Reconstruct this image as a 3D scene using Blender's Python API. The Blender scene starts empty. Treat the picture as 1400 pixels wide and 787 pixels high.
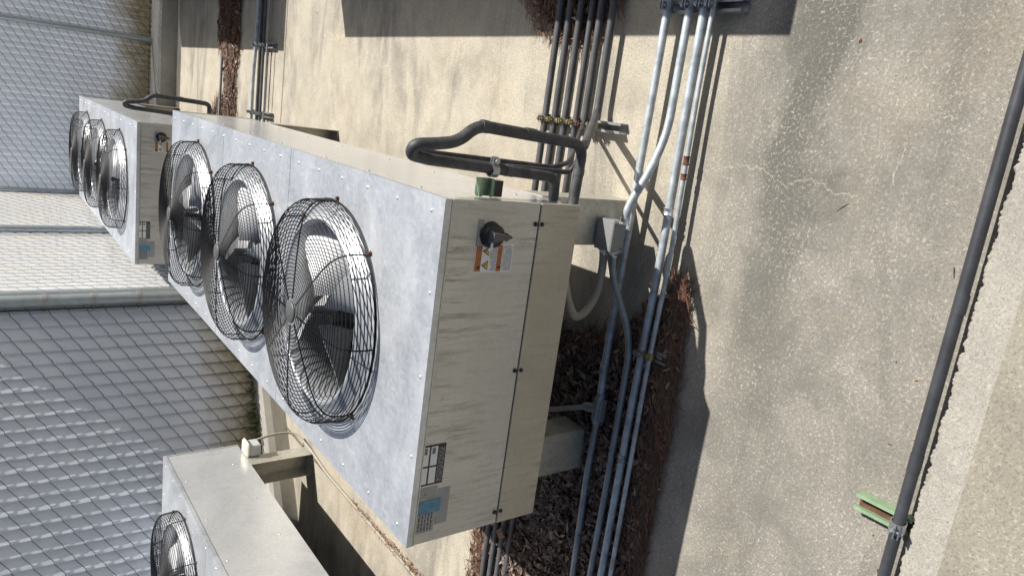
import bpy, math, random
from mathutils import Vector, Matrix
random.seed(7)
S = bpy.context.scene
COL = S.collection
R = math.radians
PI = math.pi
G = -0.96            # ground level (unit tops are at z = 0)
W, H = 1.10, 0.507   # condenser box width and height
L = 3.30

# ------------------------------------------------------------------ materials
def new_mat(name):
    m = bpy.data.materials.new(name); m.use_nodes = True
    nt = m.node_tree; b = nt.nodes['Principled BSDF']
    return m, nt, b
def N(nt, typ, **kw):
    n = nt.nodes.new(typ)
    for k, v in kw.items():
        if k in n.inputs.keys(): n.inputs[k].default_value = v
        else: setattr(n, k, v)
    return n
def LK(nt, a, ao, b, bi): nt.links.new(a.outputs[ao], b.inputs[bi])
def coords(nt, scale=(1, 1, 1), kind='Object', rot=(0, 0, 0)):
    t = N(nt, 'ShaderNodeTexCoord'); mp = N(nt, 'ShaderNodeMapping')
    mp.inputs['Scale'].default_value = scale; mp.inputs['Rotation'].default_value = rot
    LK(nt, t, kind, mp, 'Vector'); return mp
def ramp(nt, src, out, stops):
    r = N(nt, 'ShaderNodeValToRGB'); cr = r.color_ramp
    while len(cr.elements) < len(stops): cr.elements.new(0.5)
    for e, (p, c) in zip(cr.elements, stops):
        e.position = p; e.color = (*c, 1) if len(c) == 3 else c
    LK(nt, src, out, r, 'Fac'); return r
def noise(nt, mp, scale, detail=4, rough=.55, dist=0):
    n = N(nt, 'ShaderNodeTexNoise'); n.inputs['Scale'].default_value = scale
    n.inputs['Detail'].default_value = detail; n.inputs['Roughness'].default_value = rough
    n.inputs['Distortion'].default_value = dist
    LK(nt, mp, 0, n, 'Vector'); return n
def mixc(nt, fac, a, b, blend='MIX'):
    """fac: (node,out) or float; a, b: (node,out) or colour"""
    m = N(nt, 'ShaderNodeMix', data_type='RGBA', blend_type=blend)
    for sock, v in ((m.inputs[0], fac), (m.inputs[6], a), (m.inputs[7], b)):
        if isinstance(v, tuple) and hasattr(v[0], 'outputs'): nt.links.new(v[0].outputs[v[1]], sock)
        elif isinstance(v, (int, float)): sock.default_value = v
        else: sock.default_value = (*v, 1)
    return m
def bump(nt, b, src, out, strength=.3, dist=.01):
    n = N(nt, 'ShaderNodeBump'); n.inputs['Strength'].default_value = strength; n.inputs['Distance'].default_value = dist
    LK(nt, src, out, n, 'Height'); LK(nt, n, 'Normal', b, 'Normal')
def math_(nt, op, a, b=None):
    m = N(nt, 'ShaderNodeMath', operation=op)
    for i, v in enumerate((a, b)):
        if v is None: continue
        if isinstance(v, tuple): nt.links.new(v[0].outputs[v[1]], m.inputs[i])
        else: m.inputs[i].default_value = v
    return m

def simple(name, col, rough=.6, metal=0, var=.12, scale=18, bumpy=0):
    m, nt, b = new_mat(name)
    mp = coords(nt); n = noise(nt, mp, scale, 5)
    lo = tuple(c * (1 - var) for c in col); hi = tuple(min(1, c * (1 + var)) for c in col)
    r = ramp(nt, n, 'Fac', [(.3, lo), (.7, hi)])
    LK(nt, r, 'Color', b, 'Base Color')
    b.inputs['Roughness'].default_value = rough; b.inputs['Metallic'].default_value = metal
    if bumpy: bump(nt, b, n, 'Fac', bumpy)
    return m

def galv(name, lo, hi, metal, rlo, rhi, streak=(1, 1, 1)):
    m, nt, b = new_mat(name)
    mp = coords(nt, streak)
    n1 = noise(nt, mp, 2.6, 8, .68, .8); n2 = noise(nt, mp, 55, 3)
    v = N(nt, 'ShaderNodeTexVoronoi'); v.inputs['Scale'].default_value = 70; LK(nt, mp, 0, v, 'Vector')
    base = ramp(nt, n1, 'Fac', [(.32, lo), (.68, hi)])
    vb = N(nt, 'ShaderNodeRGBToBW'); LK(nt, v, 'Color', vb, 0)
    sp = mixc(nt, .12, (base, 'Color'), (vb, 0), 'OVERLAY')
    sp2 = mixc(nt, .10, (sp, 2), (n2, 'Fac'), 'OVERLAY')
    # chalky white oxide scratches
    mp3 = coords(nt, (9, 3.2, 5), rot=(0, 0, .5)); n3 = noise(nt, mp3, 1.6, 10, .75, 1.8)
    r3 = ramp(nt, n3, 'Fac', [(.55, (0, 0, 0)), (.70, (.62, .62, .62))])
    fin = mixc(nt, (r3, 'Color'), (sp2, 2), (.82, .84, .86))
    LK(nt, fin, 2, b, 'Base Color')
    rr = N(nt, 'ShaderNodeMapRange'); rr.inputs['To Min'].default_value = rlo; rr.inputs['To Max'].default_value = rhi
    LK(nt, n1, 'Fac', rr, 'Value'); LK(nt, rr, 'Result', b, 'Roughness')
    b.inputs['Metallic'].default_value = metal
    bump(nt, b, n1, 'Fac', .05, .02)
    return m

M = {}
M['deck'] = galv('galvanised_deck', (.44, .463, .49), (.66, .68, .70), .50, .30, .52)
M['side'] = galv('galvanised_side', (.62, .63, .64), (.76, .77, .775), .52, .16, .30)
M['leg'] = galv('galvanised_leg', (.42, .40, .34), (.62, .60, .53), .55, .35, .55)
M['bright'] = simple('bright_screw_metal', (.75, .76, .77), .3, .8, .05)

def panel_mat(name, lo, hi, tint, amount):
    m, nt, b = new_mat(name)
    mp = coords(nt, (24, 24, 2.4)); n1 = noise(nt, mp, 1.8, 9, .74, .6)      # dried run-off streaks
    mp2 = coords(nt); n2 = noise(nt, mp2, 3.0, 5, .6, .4); n3 = noise(nt, mp2, 60, 3)
    base = ramp(nt, n2, 'Fac', [(.3, lo), (.7, hi)])
    st = ramp(nt, n1, 'Fac', [(.50, (0, 0, 0)), (.66, (1, 1, 1))])
    zone = ramp(nt, n2, 'Fac', [(.40, (.10, .10, .10)), (.62, (1, 1, 1))])
    f = math_(nt, 'MULTIPLY', (st, 'Color'), (zone, 'Color')); f2 = math_(nt, 'MULTIPLY', (f, 0), amount)
    c = mixc(nt, (f2, 0), (base, 'Color'), tint)
    st2 = ramp(nt, n1, 'Fac', [(.26, (.45, .45, .45)), (.36, (0, 0, 0))])
    c2 = mixc(nt, (st2, 'Color'), (c, 2), (.80, .78, .72))
    c3 = mixc(nt, .12, (c2, 2), (n3, 'Fac'), 'OVERLAY')
    LK(nt, c3, 2, b, 'Base Color')
    b.inputs['Metallic'].default_value = .45; b.inputs['Roughness'].default_value = .48
    return m
M['panel'] = panel_mat('dusty_steel_panel', (.48, .468, .44), (.60, .588, .555), (.24, .225, .19), .85)
M['kick'] = panel_mat('stained_steel_panel', (.40, .37, .305), (.53, .495, .42), (.20, .175, .13), .9)

M['wire'] = simple('black_coated_wire', (.010, .010, .011), .55); M['wire'].node_tree.nodes['Principled BSDF'].inputs['Specular IOR Level'].default_value = .22
M['blade'] = simple('aluminium_blade', (.60, .61, .62), .5, .15, .14, 9)
M['shroud'] = simple('shroud_metal', (.60, .62, .64), .36, .45, .10, 12)
M['black'] = simple('black_plastic', (.015, .015, .016), .35)
M['dark'] = simple('coil_dark', (.02, .02, .022), .7)
M['handle'] = simple('grey_handle_plastic', (.09, .09, .088), .45)
M['rust'] = simple('rusty_bolt', (.11, .05, .028), .85, 0, .4, 60)
M['insul'] = simple('black_foam_insulation', (.055, .055, .058), .55, 0, .5, 26, .25)
M['kerbpipe'] = simple('dark_slate_pipe', (.045, .047, .053), .5, 0, .25, 20, .1)
M['insulgrey'] = simple('weathered_grey_insulation', (.075, .075, .078), .60, 0, .30, 14, .1)
M['conduit'] = simple('zinc_conduit', (.43, .465, .485), .45, .28, .28, 30)
M['conduitdark'] = simple('dull_conduit', (.30, .315, .32), .42, .4, .22, 16)
M['flex'] = simple('beige_flexible_conduit', (.34, .31, .26), .6, 0, .1)
M['brass'] = simple('yellow_zinc_clamp', (.38, .33, .19), .38, .75, .3, 40)
M['steelclamp'] = simple('steel_clamp', (.42, .43, .44), .33, .8, .15, 40)
M['strut'] = simple('galvanised_strut', (.36, .36, .35), .45, .6, .15, 30)
M['green'] = simple('green_painted_strut', (.23, .33, .20), .5, 0, .15, 30)
M['jb'] = simple('grey_junction_box', (.27, .275, .275), .42, .2, .10, 25)
M['cream'] = simple('cream_plastic', (.62, .60, .48), .5, 0, .06)
M['greyplastic'] = simple('grey_plastic', (.45, .46, .47), .5, 0, .06)
M['ink'] = simple('label_black', (.02, .02, .02), .5)
M['paper'] = simple('label_white', (.74, .74, .74), .45, 0, .05)
M['greylabel'] = simple('label_grey', (.30, .31, .31), .45, .2, .12, 40)
M['textgrey'] = simple('label_print_grey', (.42, .43, .43), .5, 0, .25, 220)
M['orange'] = simple('label_orange', (.40, .13, .035), .5, 0, .15, 60)
M['yellow'] = simple('label_yellow', (.72, .48, .05), .5, 0, .08)
M['tape'] = simple('blue_tape', (.10, .24, .36), .55, 0, .25, 50)
M['sealant'] = simple('joint_filler', (.16, .12, .08), .9, 0, .3, 60)
M['post'] = simple('galvanised_post', (.40, .44, .46), .38, .65, .12, 20)
M['fencewire'] = simple('dark_fence_wire', (.05, .055, .06), .5, .3, .15)
M['moss'] = simple('green_moss', (.05, .07, .02), .9, 0, .4, 40)

def slat_mat():
    m, nt, b = new_mat('white_privacy_slat')
    t = N(nt, 'ShaderNodeTexCoord'); mp = coords(nt); n = noise(nt, mp, 4, 6, .65, .5)
    sx = N(nt, 'ShaderNodeSeparateXYZ'); LK(nt, t, 'Object', sx, 'Vector')
    # splash stain near the bottom of the slats
    z = math_(nt, 'MULTIPLY', (n, 'Fac'), .55); zz = math_(nt, 'SUBTRACT', (sx, 'Z'), (z, 0))
    st = N(nt, 'ShaderNodeMapRange'); LK(nt, zz, 0, st, 'Value')
    st.inputs['From Min'].default_value = -.16; st.inputs['From Max'].default_value = .16
    st.inputs['To Min'].default_value = 1; st.inputs['To Max'].default_value = 0
    n2 = noise(nt, mp, 26, 5); st2 = ramp(nt, n2, 'Fac', [(.3, (.30, .26, .17)), (.7, (.55, .50, .38))])
    c0 = ramp(nt, n, 'Fac', [(.3, (.79, .82, .87)), (.7, (.86, .885, .92))])
    c = mixc(nt, (st, 'Result'), (c0, 'Color'), (st2, 'Color'))
    LK(nt, c, 2, b, 'Base Color'); b.inputs['Roughness'].default_value = .30
    tr = N(nt, 'ShaderNodeBsdfTranslucent'); LK(nt, c, 2, tr, 'Color')
    mx = N(nt, 'ShaderNodeMixShader'); mx.inputs[0].default_value = .32
    LK(nt, b, 0, mx, 1); LK(nt, tr, 0, mx, 2)
    LK(nt, mx, 0, nt.nodes['Material Output'], 'Surface')
    return m
M['slat'] = slat_mat()

def concrete(name, warm, grey, stains=True, fleck=.5, scale=1.0, cracks=()):
    m, nt, b = new_mat(name)
    mp = coords(nt, (scale, scale, scale))
    big = noise(nt, mp, .9, 6, .62, .6); mid = noise(nt, mp, 4.2, 9, .72, .3); fine = noise(nt, mp, 170, 5, .75)
    t = N(nt, 'ShaderNodeTexCoord'); sx = N(nt, 'ShaderNodeSeparateXYZ'); LK(nt, t, 'Object', sx, 'Vector')
    c = ramp(nt, mid, 'Fac', [(.28, tuple(x * .76 for x in warm)), (.72, tuple(min(1, x * 1.18) for x in warm))]); co = 'Color'
    if stains:
        # walked-on, weathered strip away from the machines is greyer
        w = math_(nt, 'MULTIPLY', (big, 'Fac'), 1.0); yy = math_(nt, 'ADD', (sx, 'Y'), (w, 0))
        mr = N(nt, 'ShaderNodeMapRange'); LK(nt, yy, 0, mr, 'Value')
        mr.inputs['From Min'].default_value = .12; mr.inputs['From Max'].default_value = .70
        mr.inputs['To Min'].default_value = .92; mr.inputs['To Max'].default_value = .0
        cg = ramp(nt, mid, 'Fac', [(.30, tuple(x * .70 for x in grey)), (.70, tuple(x * 1.24 for x in grey))])
        c = mixc(nt, (mr, 'Result'), (c, 'Color'), (cg, 'Color'))
        # dark water stains drawn out along X
        mps = coords(nt, (.62, 2.1, 1)); s1 = noise(nt, mps, 1.25, 8, .68, .7)
        rs = ramp(nt, s1, 'Fac', [(.50, (0, 0, 0)), (.66, (.72, .72, .72))])
        c = mixc(nt, (rs, 'Color'), (c, 2), tuple(x * .58 for x in grey))
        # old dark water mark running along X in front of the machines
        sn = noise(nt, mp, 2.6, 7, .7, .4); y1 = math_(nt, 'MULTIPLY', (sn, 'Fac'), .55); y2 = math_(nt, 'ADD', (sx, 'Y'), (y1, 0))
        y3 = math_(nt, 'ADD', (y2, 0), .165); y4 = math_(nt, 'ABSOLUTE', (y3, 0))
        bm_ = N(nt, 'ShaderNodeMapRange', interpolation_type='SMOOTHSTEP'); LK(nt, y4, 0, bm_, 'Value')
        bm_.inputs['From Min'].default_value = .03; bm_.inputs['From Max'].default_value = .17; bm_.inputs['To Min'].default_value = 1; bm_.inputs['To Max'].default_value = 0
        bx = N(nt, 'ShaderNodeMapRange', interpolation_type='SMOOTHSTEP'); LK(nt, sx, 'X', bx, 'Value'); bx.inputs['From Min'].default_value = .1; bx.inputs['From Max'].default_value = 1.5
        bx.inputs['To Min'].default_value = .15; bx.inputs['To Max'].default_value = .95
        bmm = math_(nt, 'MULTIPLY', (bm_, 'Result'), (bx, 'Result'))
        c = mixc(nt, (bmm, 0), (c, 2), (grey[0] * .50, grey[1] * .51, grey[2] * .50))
        s2 = noise(nt, mp, 1.7, 5, .6, .2); r2 = ramp(nt, s2, 'Fac', [(.55, (0, 0, 0)), (.75, (.35, .35, .35))])
        c = mixc(nt, (r2, 'Color'), (c, 2), (.42, .32, .20)); co = 2
    # exposed pale aggregate flecks
    vf = noise(nt, mp, 100, 8, .76, .3); fm = ramp(nt, vf, 'Fac', [(.52, (0, 0, 0)), (.66, (fleck,) * 3)])
    pat = ramp(nt, mid, 'Fac', [(.36, (.25, .25, .25)), (.60, (1, 1, 1))])
    ff = math_(nt, 'MULTIPLY', (fm, 'Color'), (pat, 'Color'))
    c = mixc(nt, (ff, 0), (c, co), (.60, .555, .46))
    pit = ramp(nt, fine, 'Fac', [(.32, (.7, .7, .7)), (.50, (0, 0, 0))])
    c = mixc(nt, (pit, 'Color'), (c, 2), tuple(x * .45 for x in grey))
    # pale efflorescent hairline cracks: (along, fixed coordinate, from, to, wander)
    for ax, pos, lo, hi, wander in cracks:
        o = 'X' if ax == 'Y' else 'Y'
        cx = N(nt, 'ShaderNodeCombineXYZ'); LK(nt, sx, ax, cx, ax); cx.inputs['Z'].default_value = pos * 7
        wn = noise(nt, cx, 5.5, 6, .65); w1 = math_(nt, 'SUBTRACT', (wn, 'Fac'), .5); w2 = math_(nt, 'MULTIPLY', (w1, 0), wander)
        e = math_(nt, 'SUBTRACT', (sx, o), pos); e2 = math_(nt, 'SUBTRACT', (e, 0), (w2, 0)); e3 = math_(nt, 'ABSOLUTE', (e2, 0))
        wd = N(nt, 'ShaderNodeMapRange'); LK(nt, fine, 'Fac', wd, 'Value'); wd.inputs['From Min'].default_value = .3; wd.inputs['From Max'].default_value = .7; wd.inputs['To Min'].default_value = .0; wd.inputs['To Max'].default_value = .0032
        q = math_(nt, 'DIVIDE', (e3, 0), (wd, 'Result')); ln = math_(nt, 'LESS_THAN', (q, 0), 1.0)
        g1 = math_(nt, 'GREATER_THAN', (sx, ax), lo); g2 = math_(nt, 'LESS_THAN', (sx, ax), hi)
        k = math_(nt, 'MULTIPLY', (ln, 0), (g1, 0)); k = math_(nt, 'MULTIPLY', (k, 0), (g2, 0)); k = math_(nt, 'MULTIPLY', (k, 0), .30)
        c = mixc(nt, (k, 0), (c, 2), (.66, .60, .48))
    LK(nt, c, 2, b, 'Base Color'); b.inputs['Roughness'].default_value = .88
    hb = math_(nt, 'ADD', (fine, 'Fac'), (vf, 'Fac'))
    bump(nt, b, hb, 0, .5, .004)
    return m
CRACKS = (('Y', 1.27, -.64, -.10, .16), ('Y', 1.68, 2.85, 3.75, .35), ('X', -.74, 1.30, 1.42, .10), ('Y', 1.42, 1.55, 2.3, .30))
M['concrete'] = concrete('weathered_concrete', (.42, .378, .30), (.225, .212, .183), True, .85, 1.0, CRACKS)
M['kerb'] = concrete('pale_rough_concrete', (.35, .33, .285), (.24, .225, .19), False, .75, 1.2)
M['walk'] = concrete('mottled_concrete', (.29, .265, .21), (.22, .20, .16), False, .7, .8)
M['fencekerb'] = concrete('grey_kerb_concrete', (.44, .42, .37), (.36, .34, .30), False, .3)

def leaf_mat(name, cols):
    m, nt, b = new_mat(name)
    g = N(nt, 'ShaderNodeNewGeometry')
    st = [(i / max(1, len(cols) - 1), c) for i, c in enumerate(cols)]
    r = ramp(nt, g, 'Random Per Island', st)
    LK(nt, r, 'Color', b, 'Base Color'); b.inputs['Roughness'].default_value = .6
    return m
M['leaf'] = leaf_mat('dry_brown_leaf', [(.05, .032, .025), (.14, .095, .072), (.08, .05, .038), (.24, .17, .13), (.10, .07, .056), (.34, .27, .22)])
M['needle'] = leaf_mat('dry_pine_needle', [(.12, .06, .036), (.20, .105, .06), (.15, .075, .045), (.28, .17, .11)])
M['tan'] = leaf_mat('tan_leaf_litter', [(.32, .17, .09), (.45, .28, .17), (.24, .12, .07), (.5, .34, .22)])
M['duff'] = simple('dark_leaf_mould', (.035, .02, .014), .95, 0, .5, 60, .5)

# ------------------------------------------------------------------ mesh helpers
class MB:
    def __init__(s): s.v = []; s.f = []; s.m = []; s.sm = []
    def add(s, vs, fs, mi=0, smooth=False):
        o = len(s.v); s.v += [tuple(p) for p in vs]
        for f in fs: s.f.append(tuple(i + o for i in f)); s.m.append(mi); s.sm.append(smooth)
    def box(s, x0, x1, y0, y1, z0, z1, mi=0):
        v = [(x, y, z) for z in (z0, z1) for y in (y0, y1) for x in (x0, x1)]
        s.add(v, [(0, 2, 3, 1), (4, 5, 7, 6), (0, 1, 5, 4), (2, 6, 7, 3), (0, 4, 6, 2), (1, 3, 7, 5)], mi)
    def bbox(s, x0, x1, y0, y1, z0, z1, c=.003, mi=0):
        """box with chamfered edges"""
        V = []
        for (x, xs) in ((x0, 1), (x1, -1)):
            for (y, ys) in ((y0, 1), (y1, -1)):
                for (z, zs) in ((z0, 1), (z1, -1)):
                    V += [(x, y + ys * c, z + zs * c), (x + xs * c, y, z + zs * c), (x + xs * c, y + ys * c, z)]
        def i(a, b, d, k): return ((a * 2 + b) * 2 + d) * 3 + k
        F = []
        for a in (0, 1): F.append([i(a, 0, 0, 0), i(a, 1, 0, 0), i(a, 1, 1, 0), i(a, 0, 1, 0)])
        for b in (0, 1): F.append([i(0, b, 0, 1), i(1, b, 0, 1), i(1, b, 1, 1), i(0, b, 1, 1)])
        for d in (0, 1): F.append([i(0, 0, d, 2), i(1, 0, d, 2), i(1, 1, d, 2), i(0, 1, d, 2)])
        for b in (0, 1):
            for d in (0, 1): F.append([i(0, b, d, 1), i(1, b, d, 1), i(1, b, d, 2), i(0, b, d, 2)])
        for a in (0, 1):
            for d in (0, 1): F.append([i(a, 0, d, 0), i(a, 1, d, 0), i(a, 1, d, 2), i(a, 0, d, 2)])
        for a in (0, 1):
            for b in (0, 1): F.append([i(a, b, 0, 0), i(a, b, 1, 0), i(a, b, 1, 1), i(a, b, 0, 1)])
        for a in (0, 1):
            for b in (0, 1):
                for d in (0, 1): F.append([i(a, b, d, 0), i(a, b, d, 1), i(a, b, d, 2)])
        s.add(V, F, mi)
    def tube(s, pts, r, n=12, fillet=0, caps=True, mi=0, closed=False, radii=None):
        P = [Vector(p) for p in pts]
        if fillet and len(P) > 2:
            Q = [P[0]]
            for a, b, c in zip(P, P[1:], P[2:]):
                u = (a - b); w = (c - b)
                d = min(fillet, u.length * .49, w.length * .49)
                p0 = b + u.normalized() * d; p1 = b + w.normalized() * d
                for k in range(7):
                    t = k / 6; Q.append((1 - t) ** 2 * p0 + 2 * t * (1 - t) * b + t * t * p1)
            Q.append(P[-1]); P = Q
        m = len(P); rings = []
        T = []
        for i in range(m):
            if closed: d = P[(i + 1) % m] - P[i - 1]
            else: d = P[min(i + 1, m - 1)] - P[max(i - 1, 0)]
            T.append(d.normalized() if d.length > 1e-9 else Vector((0, 0, 1)))
        ref = Vector((0, 0, 1)) if abs(T[0].z) < .9 else Vector((1, 0, 0))
        nrm = (ref - T[0] * ref.dot(T[0])).normalized()
        vs = []
        for i in range(m):
            nrm = (nrm - T[i] * nrm.dot(T[i])).normalized(); bn = T[i].cross(nrm)
            rr = radii[i] if radii else r
            for k in range(n):
                a = 2 * PI * k / n; vs.append(P[i] + (nrm * math.cos(a) + bn * math.sin(a)) * rr)
        fs = []
        for i in range(m if closed else m - 1):
            j = (i + 1) % m
            for k in range(n):
                k2 = (k + 1) % n; fs.append((i * n + k, i * n + k2, j * n + k2, j * n + k))
        s.add(vs, fs, mi, n > 5)
        if caps and not closed:
            s.add(vs[:n], [tuple(range(n - 1, -1, -1))], mi); s.add(vs[-n:], [tuple(range(n))], mi)
    def lathe(s, prof, n=48, c=(0, 0), mi=0, smooth=True):
        vs = [(c[0] + r * math.cos(2 * PI * k / n), c[1] + r * math.sin(2 * PI * k / n), z) for r, z in prof for k in range(n)]
        fs = []
        for i in range(len(prof) - 1):
            for k in range(n):
                k2 = (k + 1) % n; fs.append((i * n + k, i * n + k2, (i + 1) * n + k2, (i + 1) * n + k))
        s.add(vs, fs, mi, smooth)
    def ring(s, r, z, wr, n=64, k=4, c=(0, 0), mi=0):
        s.tube([(c[0] + r * math.cos(2 * PI * i / n), c[1] + r * math.sin(2 * PI * i / n), z) for i in range(n)], wr, k, closed=True, mi=mi)
    def xform(s, mtx): s.v = [tuple(mtx @ Vector(p)) for p in s.v]; return s
    def mesh(s, name, mats):
        me = bpy.data.meshes.new(name); me.from_pydata(s.v, [], s.f)
        for m in (mats if isinstance(mats, (list, tuple)) else [mats]): me.materials.append(m)
        me.polygons.foreach_set('material_index', s.m); me.polygons.foreach_set('use_smooth', s.sm)
        me.update(); return me
    def obj(s, name, mats, parent=None, loc=None, fix=True):
        me = s.mesh(name, mats)
        if fix:
            import bmesh
            bm = bmesh.new(); bm.from_mesh(me); bmesh.ops.recalc_face_normals(bm, faces=bm.faces); bm.to_mesh(me); bm.free()
        return link(name, me, parent, loc)
def link(name, data, parent=None, loc=None):
    o = bpy.data.objects.new(name, data); COL.objects.link(o)
    if parent: o.parent = parent
    if loc: o.location = loc
    return o
def tag(o, label=None, cat=None, group=None, kind=None):
    if label: o['label'] = label
    if cat: o['category'] = cat
    if group: o['group'] = group
    if kind: o['kind'] = kind
    return o
def thing(name, label, cat, loc=(0, 0, 0), group=None):
    o = link(name, None, None, loc); o.empty_display_size = .1
    return tag(o, label, cat, group)
def copy_tree(o, parent=None):
    c = o.copy(); COL.objects.link(c)
    if parent: c.parent = parent
    for ch in list(o.children): copy_tree(ch, c)
    return c

# ------------------------------------------------------------------ ground and kerbs
def sheet(name, x0, x1, y0, y1, z, mat, nx=1, ny=1):
    b = MB(); b.add([(x0, y0, z), (x1, y0, z), (x1, y1, z), (x0, y1, z)], [(0, 1, 2, 3)])
    return b.obj(name, mat)
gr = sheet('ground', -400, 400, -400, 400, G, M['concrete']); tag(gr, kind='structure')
# raised kerb with a rough broken edge near the camera, and the walkway behind it
b = MB(); n = 1500; x0, x1 = -2.2, 4.2; KZ = -.915
rows = [[], [], [], [], []]; jj = 0
for i in range(n + 1):
    x = x0 + (x1 - x0) * i / n; y = -1.030; jj = .72 * jj + random.gauss(0, .0022)
    rows[0].append((x, y + .004 + jj * .4, G)); rows[1].append((x, y + jj, KZ - .007)); rows[2].append((x, y - .006 + jj * .7, KZ)); rows[3].append((x, y - .03, KZ + .001)); rows[4].append((x, -1.122, KZ + .001))
vs = sum(rows, []); m_ = n + 1
b.add(vs, [(r * m_ + i, r * m_ + i + 1, (r + 1) * m_ + i + 1, (r + 1) * m_ + i) for r in range(4) for i in range(n)])
tag(b.obj('kerb', M['kerb']), kind='structure')
b = MB(); q = [(x0, -1.122, KZ + .005), (x1, -1.122, KZ + .005), (x1, -9, KZ + .005), (x0, -9, KZ + .005)]
q += [(x0, -1.121, KZ - .002), (x1, -1.121, KZ - .002)]; b.add(q, [(0, 1, 2, 3), (0, 1, 5, 4)]); tag(b.obj('walkway', M['walk']), kind='structure')
# filled expansion joints in the slab
for nm, a in (('slab_joint', (-1.312, -1.292, -1.05, 3.62)), ('slab_joint', (-1.25, 4.0, 4.085, 4.093))):
    tag(sheet(nm, a[0], a[1], a[2], a[3], G + .004, M['sealant']), kind='structure')

# ------------------------------------------------------------------ condenser
FX = .56; FY = (.73, 1.69, 2.66); FR = .392
def deck_panel(y0, y1, fy):
    b = MB(); n = 96
    angs = [2 * PI * i / n for i in range(n)]
    cs = [math.atan2(y - fy, x - FX) % (2 * PI) for x in (0, W) for y in (y0, y1)]
    angs = sorted(set(angs + cs))
    inn, out, lip = [], [], []
    for a in angs:
        ca, sa = math.cos(a), math.sin(a)
        tx = ((W - FX) / ca if ca > 1e-9 else (-FX / ca if ca < -1e-9 else 1e9))
        ty = ((y1 - fy) / sa if sa > 1e-9 else ((y0 - fy) / sa if sa < -1e-9 else 1e9))
        t = min(tx, ty); out.append((FX + ca * t, fy + sa * t, 0)); inn.append((FX + ca * FR, fy + sa * FR, 0))
        lip.append((FX + ca * t, fy + sa * t, -.022))
    k = len(angs); fs = []
    for i in range(k):
        j = (i + 1) % k; fs.append((i, j, k + j, k + i)); fs.append((k + i, k + j, 2 * k + j, 2 * k + i))
    b.add(inn + out + lip, fs)
    return b
def make_unit():
    u = thing('condenser_unit', 'x', 'condenser', (0, 0, G))
    Z = -G     # children are in unit coordinates above the base
    def part(b, name, mat, parent=None, fix=True):
        if parent is None: b.xform(Matrix.Translation((0, 0, Z)))
        return b.obj(name, mat, parent or u, fix=fix)
    for y0, y1, fy in ((0.0, 1.208, FY[0]), (1.212, 2.168, FY[1]), (2.172, L, FY[2])):
        part(deck_panel(y0, y1, fy), 'deck_panel', M['deck'])
    b = MB(); b.box(0.003, W - .003, .003, L - .003, -.06, -.024); 
    # inner dark box: coil block and inside faces
    b = MB(); b.box(.02, W - .02, .03, L - .03, -H + .01, -.30); part(b, 'coil_block', M['dark'])
    for nm, x0, x1 in (('side_panel', W - .012, W - .004), ('side_panel', .004, .012)):
        b = MB(); b.box(x0, x1, .013, L - .013, -H, -.0235); o = part(b, nm, M['side'])
    b = MB(); b.bbox(0.0, W - .0, .003, .010, -.345, -.028, .0015); b.box(.0, W, .010, .0125, -H + .002, -.0235)
    part(b, 'end_panel', M['panel'])
    b = MB(); b.bbox(0.0, W, .001, .009, -H - .001, -.349, .0015); part(b, 'kick_panel', M['kick'])
    b = MB(); b.box(0, W, L - .0125, L - .002, -H, -.0235); part(b, 'end_panel', M['panel'])
    # turned-in edge strips at the corners of the end panel
    b = MB(); b.box(.002, W - .002, -.0015, .002, -.0265, -.0225); part(b, 'top_rail', M['leg'])
    # legs: wide folded channels
    for x0, x1, xo in ((0.002, .172, 0), (W - .172, W - .002, 1)):
        for y0, y1, near in ((.20, .33, True), (L - .33, L - .20, False)):
            b = MB()
            f = y0 if near else y1
            b.box(x0, x1, *((f, f + .004) if near else (f - .004, f)), G + .006, -H - .001)
            for xx in (x0, x1 - .004):
                a, c = (y0 + .004, y1) if near else (y0, y1 - .004)
                b.box(xx, xx + .004, a, c, G + .006, -H - .001)
            b.box(x0, x1, y0, y1, G, G + .006)
            lg = part(b, 'leg', M['leg'])
            for zz in (-.60, -.68):
                if near and xo:
                    c = MB(); c.lathe([(.0, .007), (.006, .007), (.0085, .003), (.0085, 0)], 10)
                    c.xform(Matrix.Translation((x0 + .03 if zz > -.65 else x0 + .02, y0 - .0005, zz + Z)) @ Matrix.Rotation(PI / 2, 4, 'X'))
                    c.obj('bolt', M['bright'], lg)
    # fans: shroud ring > guard, clips, blades, motor
    gm = guard_mesh(); bmsh = blade_mesh(); mm = motor_mesh(); cm = clip_mesh(); sm = shroud_mesh(); br = bracket_mesh()
    for q, fy in enumerate(FY):
        s = link('fan_shroud', sm, u, (FX, fy, Z))
        link('fan_guard', gm, s)
        for k in range(4):
            o = link('fan_blade', bmsh, s, (0, 0, -.035)); o.rotation_euler = (0, 0, R(12 + 90 * k + (0, -22, 40)[q]))
        link('fan_motor', mm, s); link('motor_bracket', br, s)
        for a in (0, 45, 135, 225, 315):
            o = link('guard_clip', cm, s, (.412 * math.cos(R(a - 2)), .412 * math.sin(R(a - 2)), .002)); o.rotation_euler = (0, 0, R(a - 2))
    # screws along the deck edges and faces
    sc = MB(); sc.lathe([(0, .0030), (.0035, .0028), (.006, .0014), (.0068, 0)], 10); scm = sc.mesh('screw', M['side'])
    spots = []
    for y in [.07 + .21 * i for i in range(16)]:
        if y < L: spots += [((W - .045, y, 0), None), ((.045, y, 0), None)]
    for x in (.30, .56, .82): spots += [((x, .03, 0), None), ((x, L - .04, 0), None)]
    for y in (.25, .62, 1.0, 1.5, 1.95, 2.4, 2.9): spots += [((W - .004, y, -.06), 'x'), ((W - .004, y + .13, -.40), 'x')]
    for y in (.10, .21): spots += [((W - .004, y, -.40), 'x')]
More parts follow.
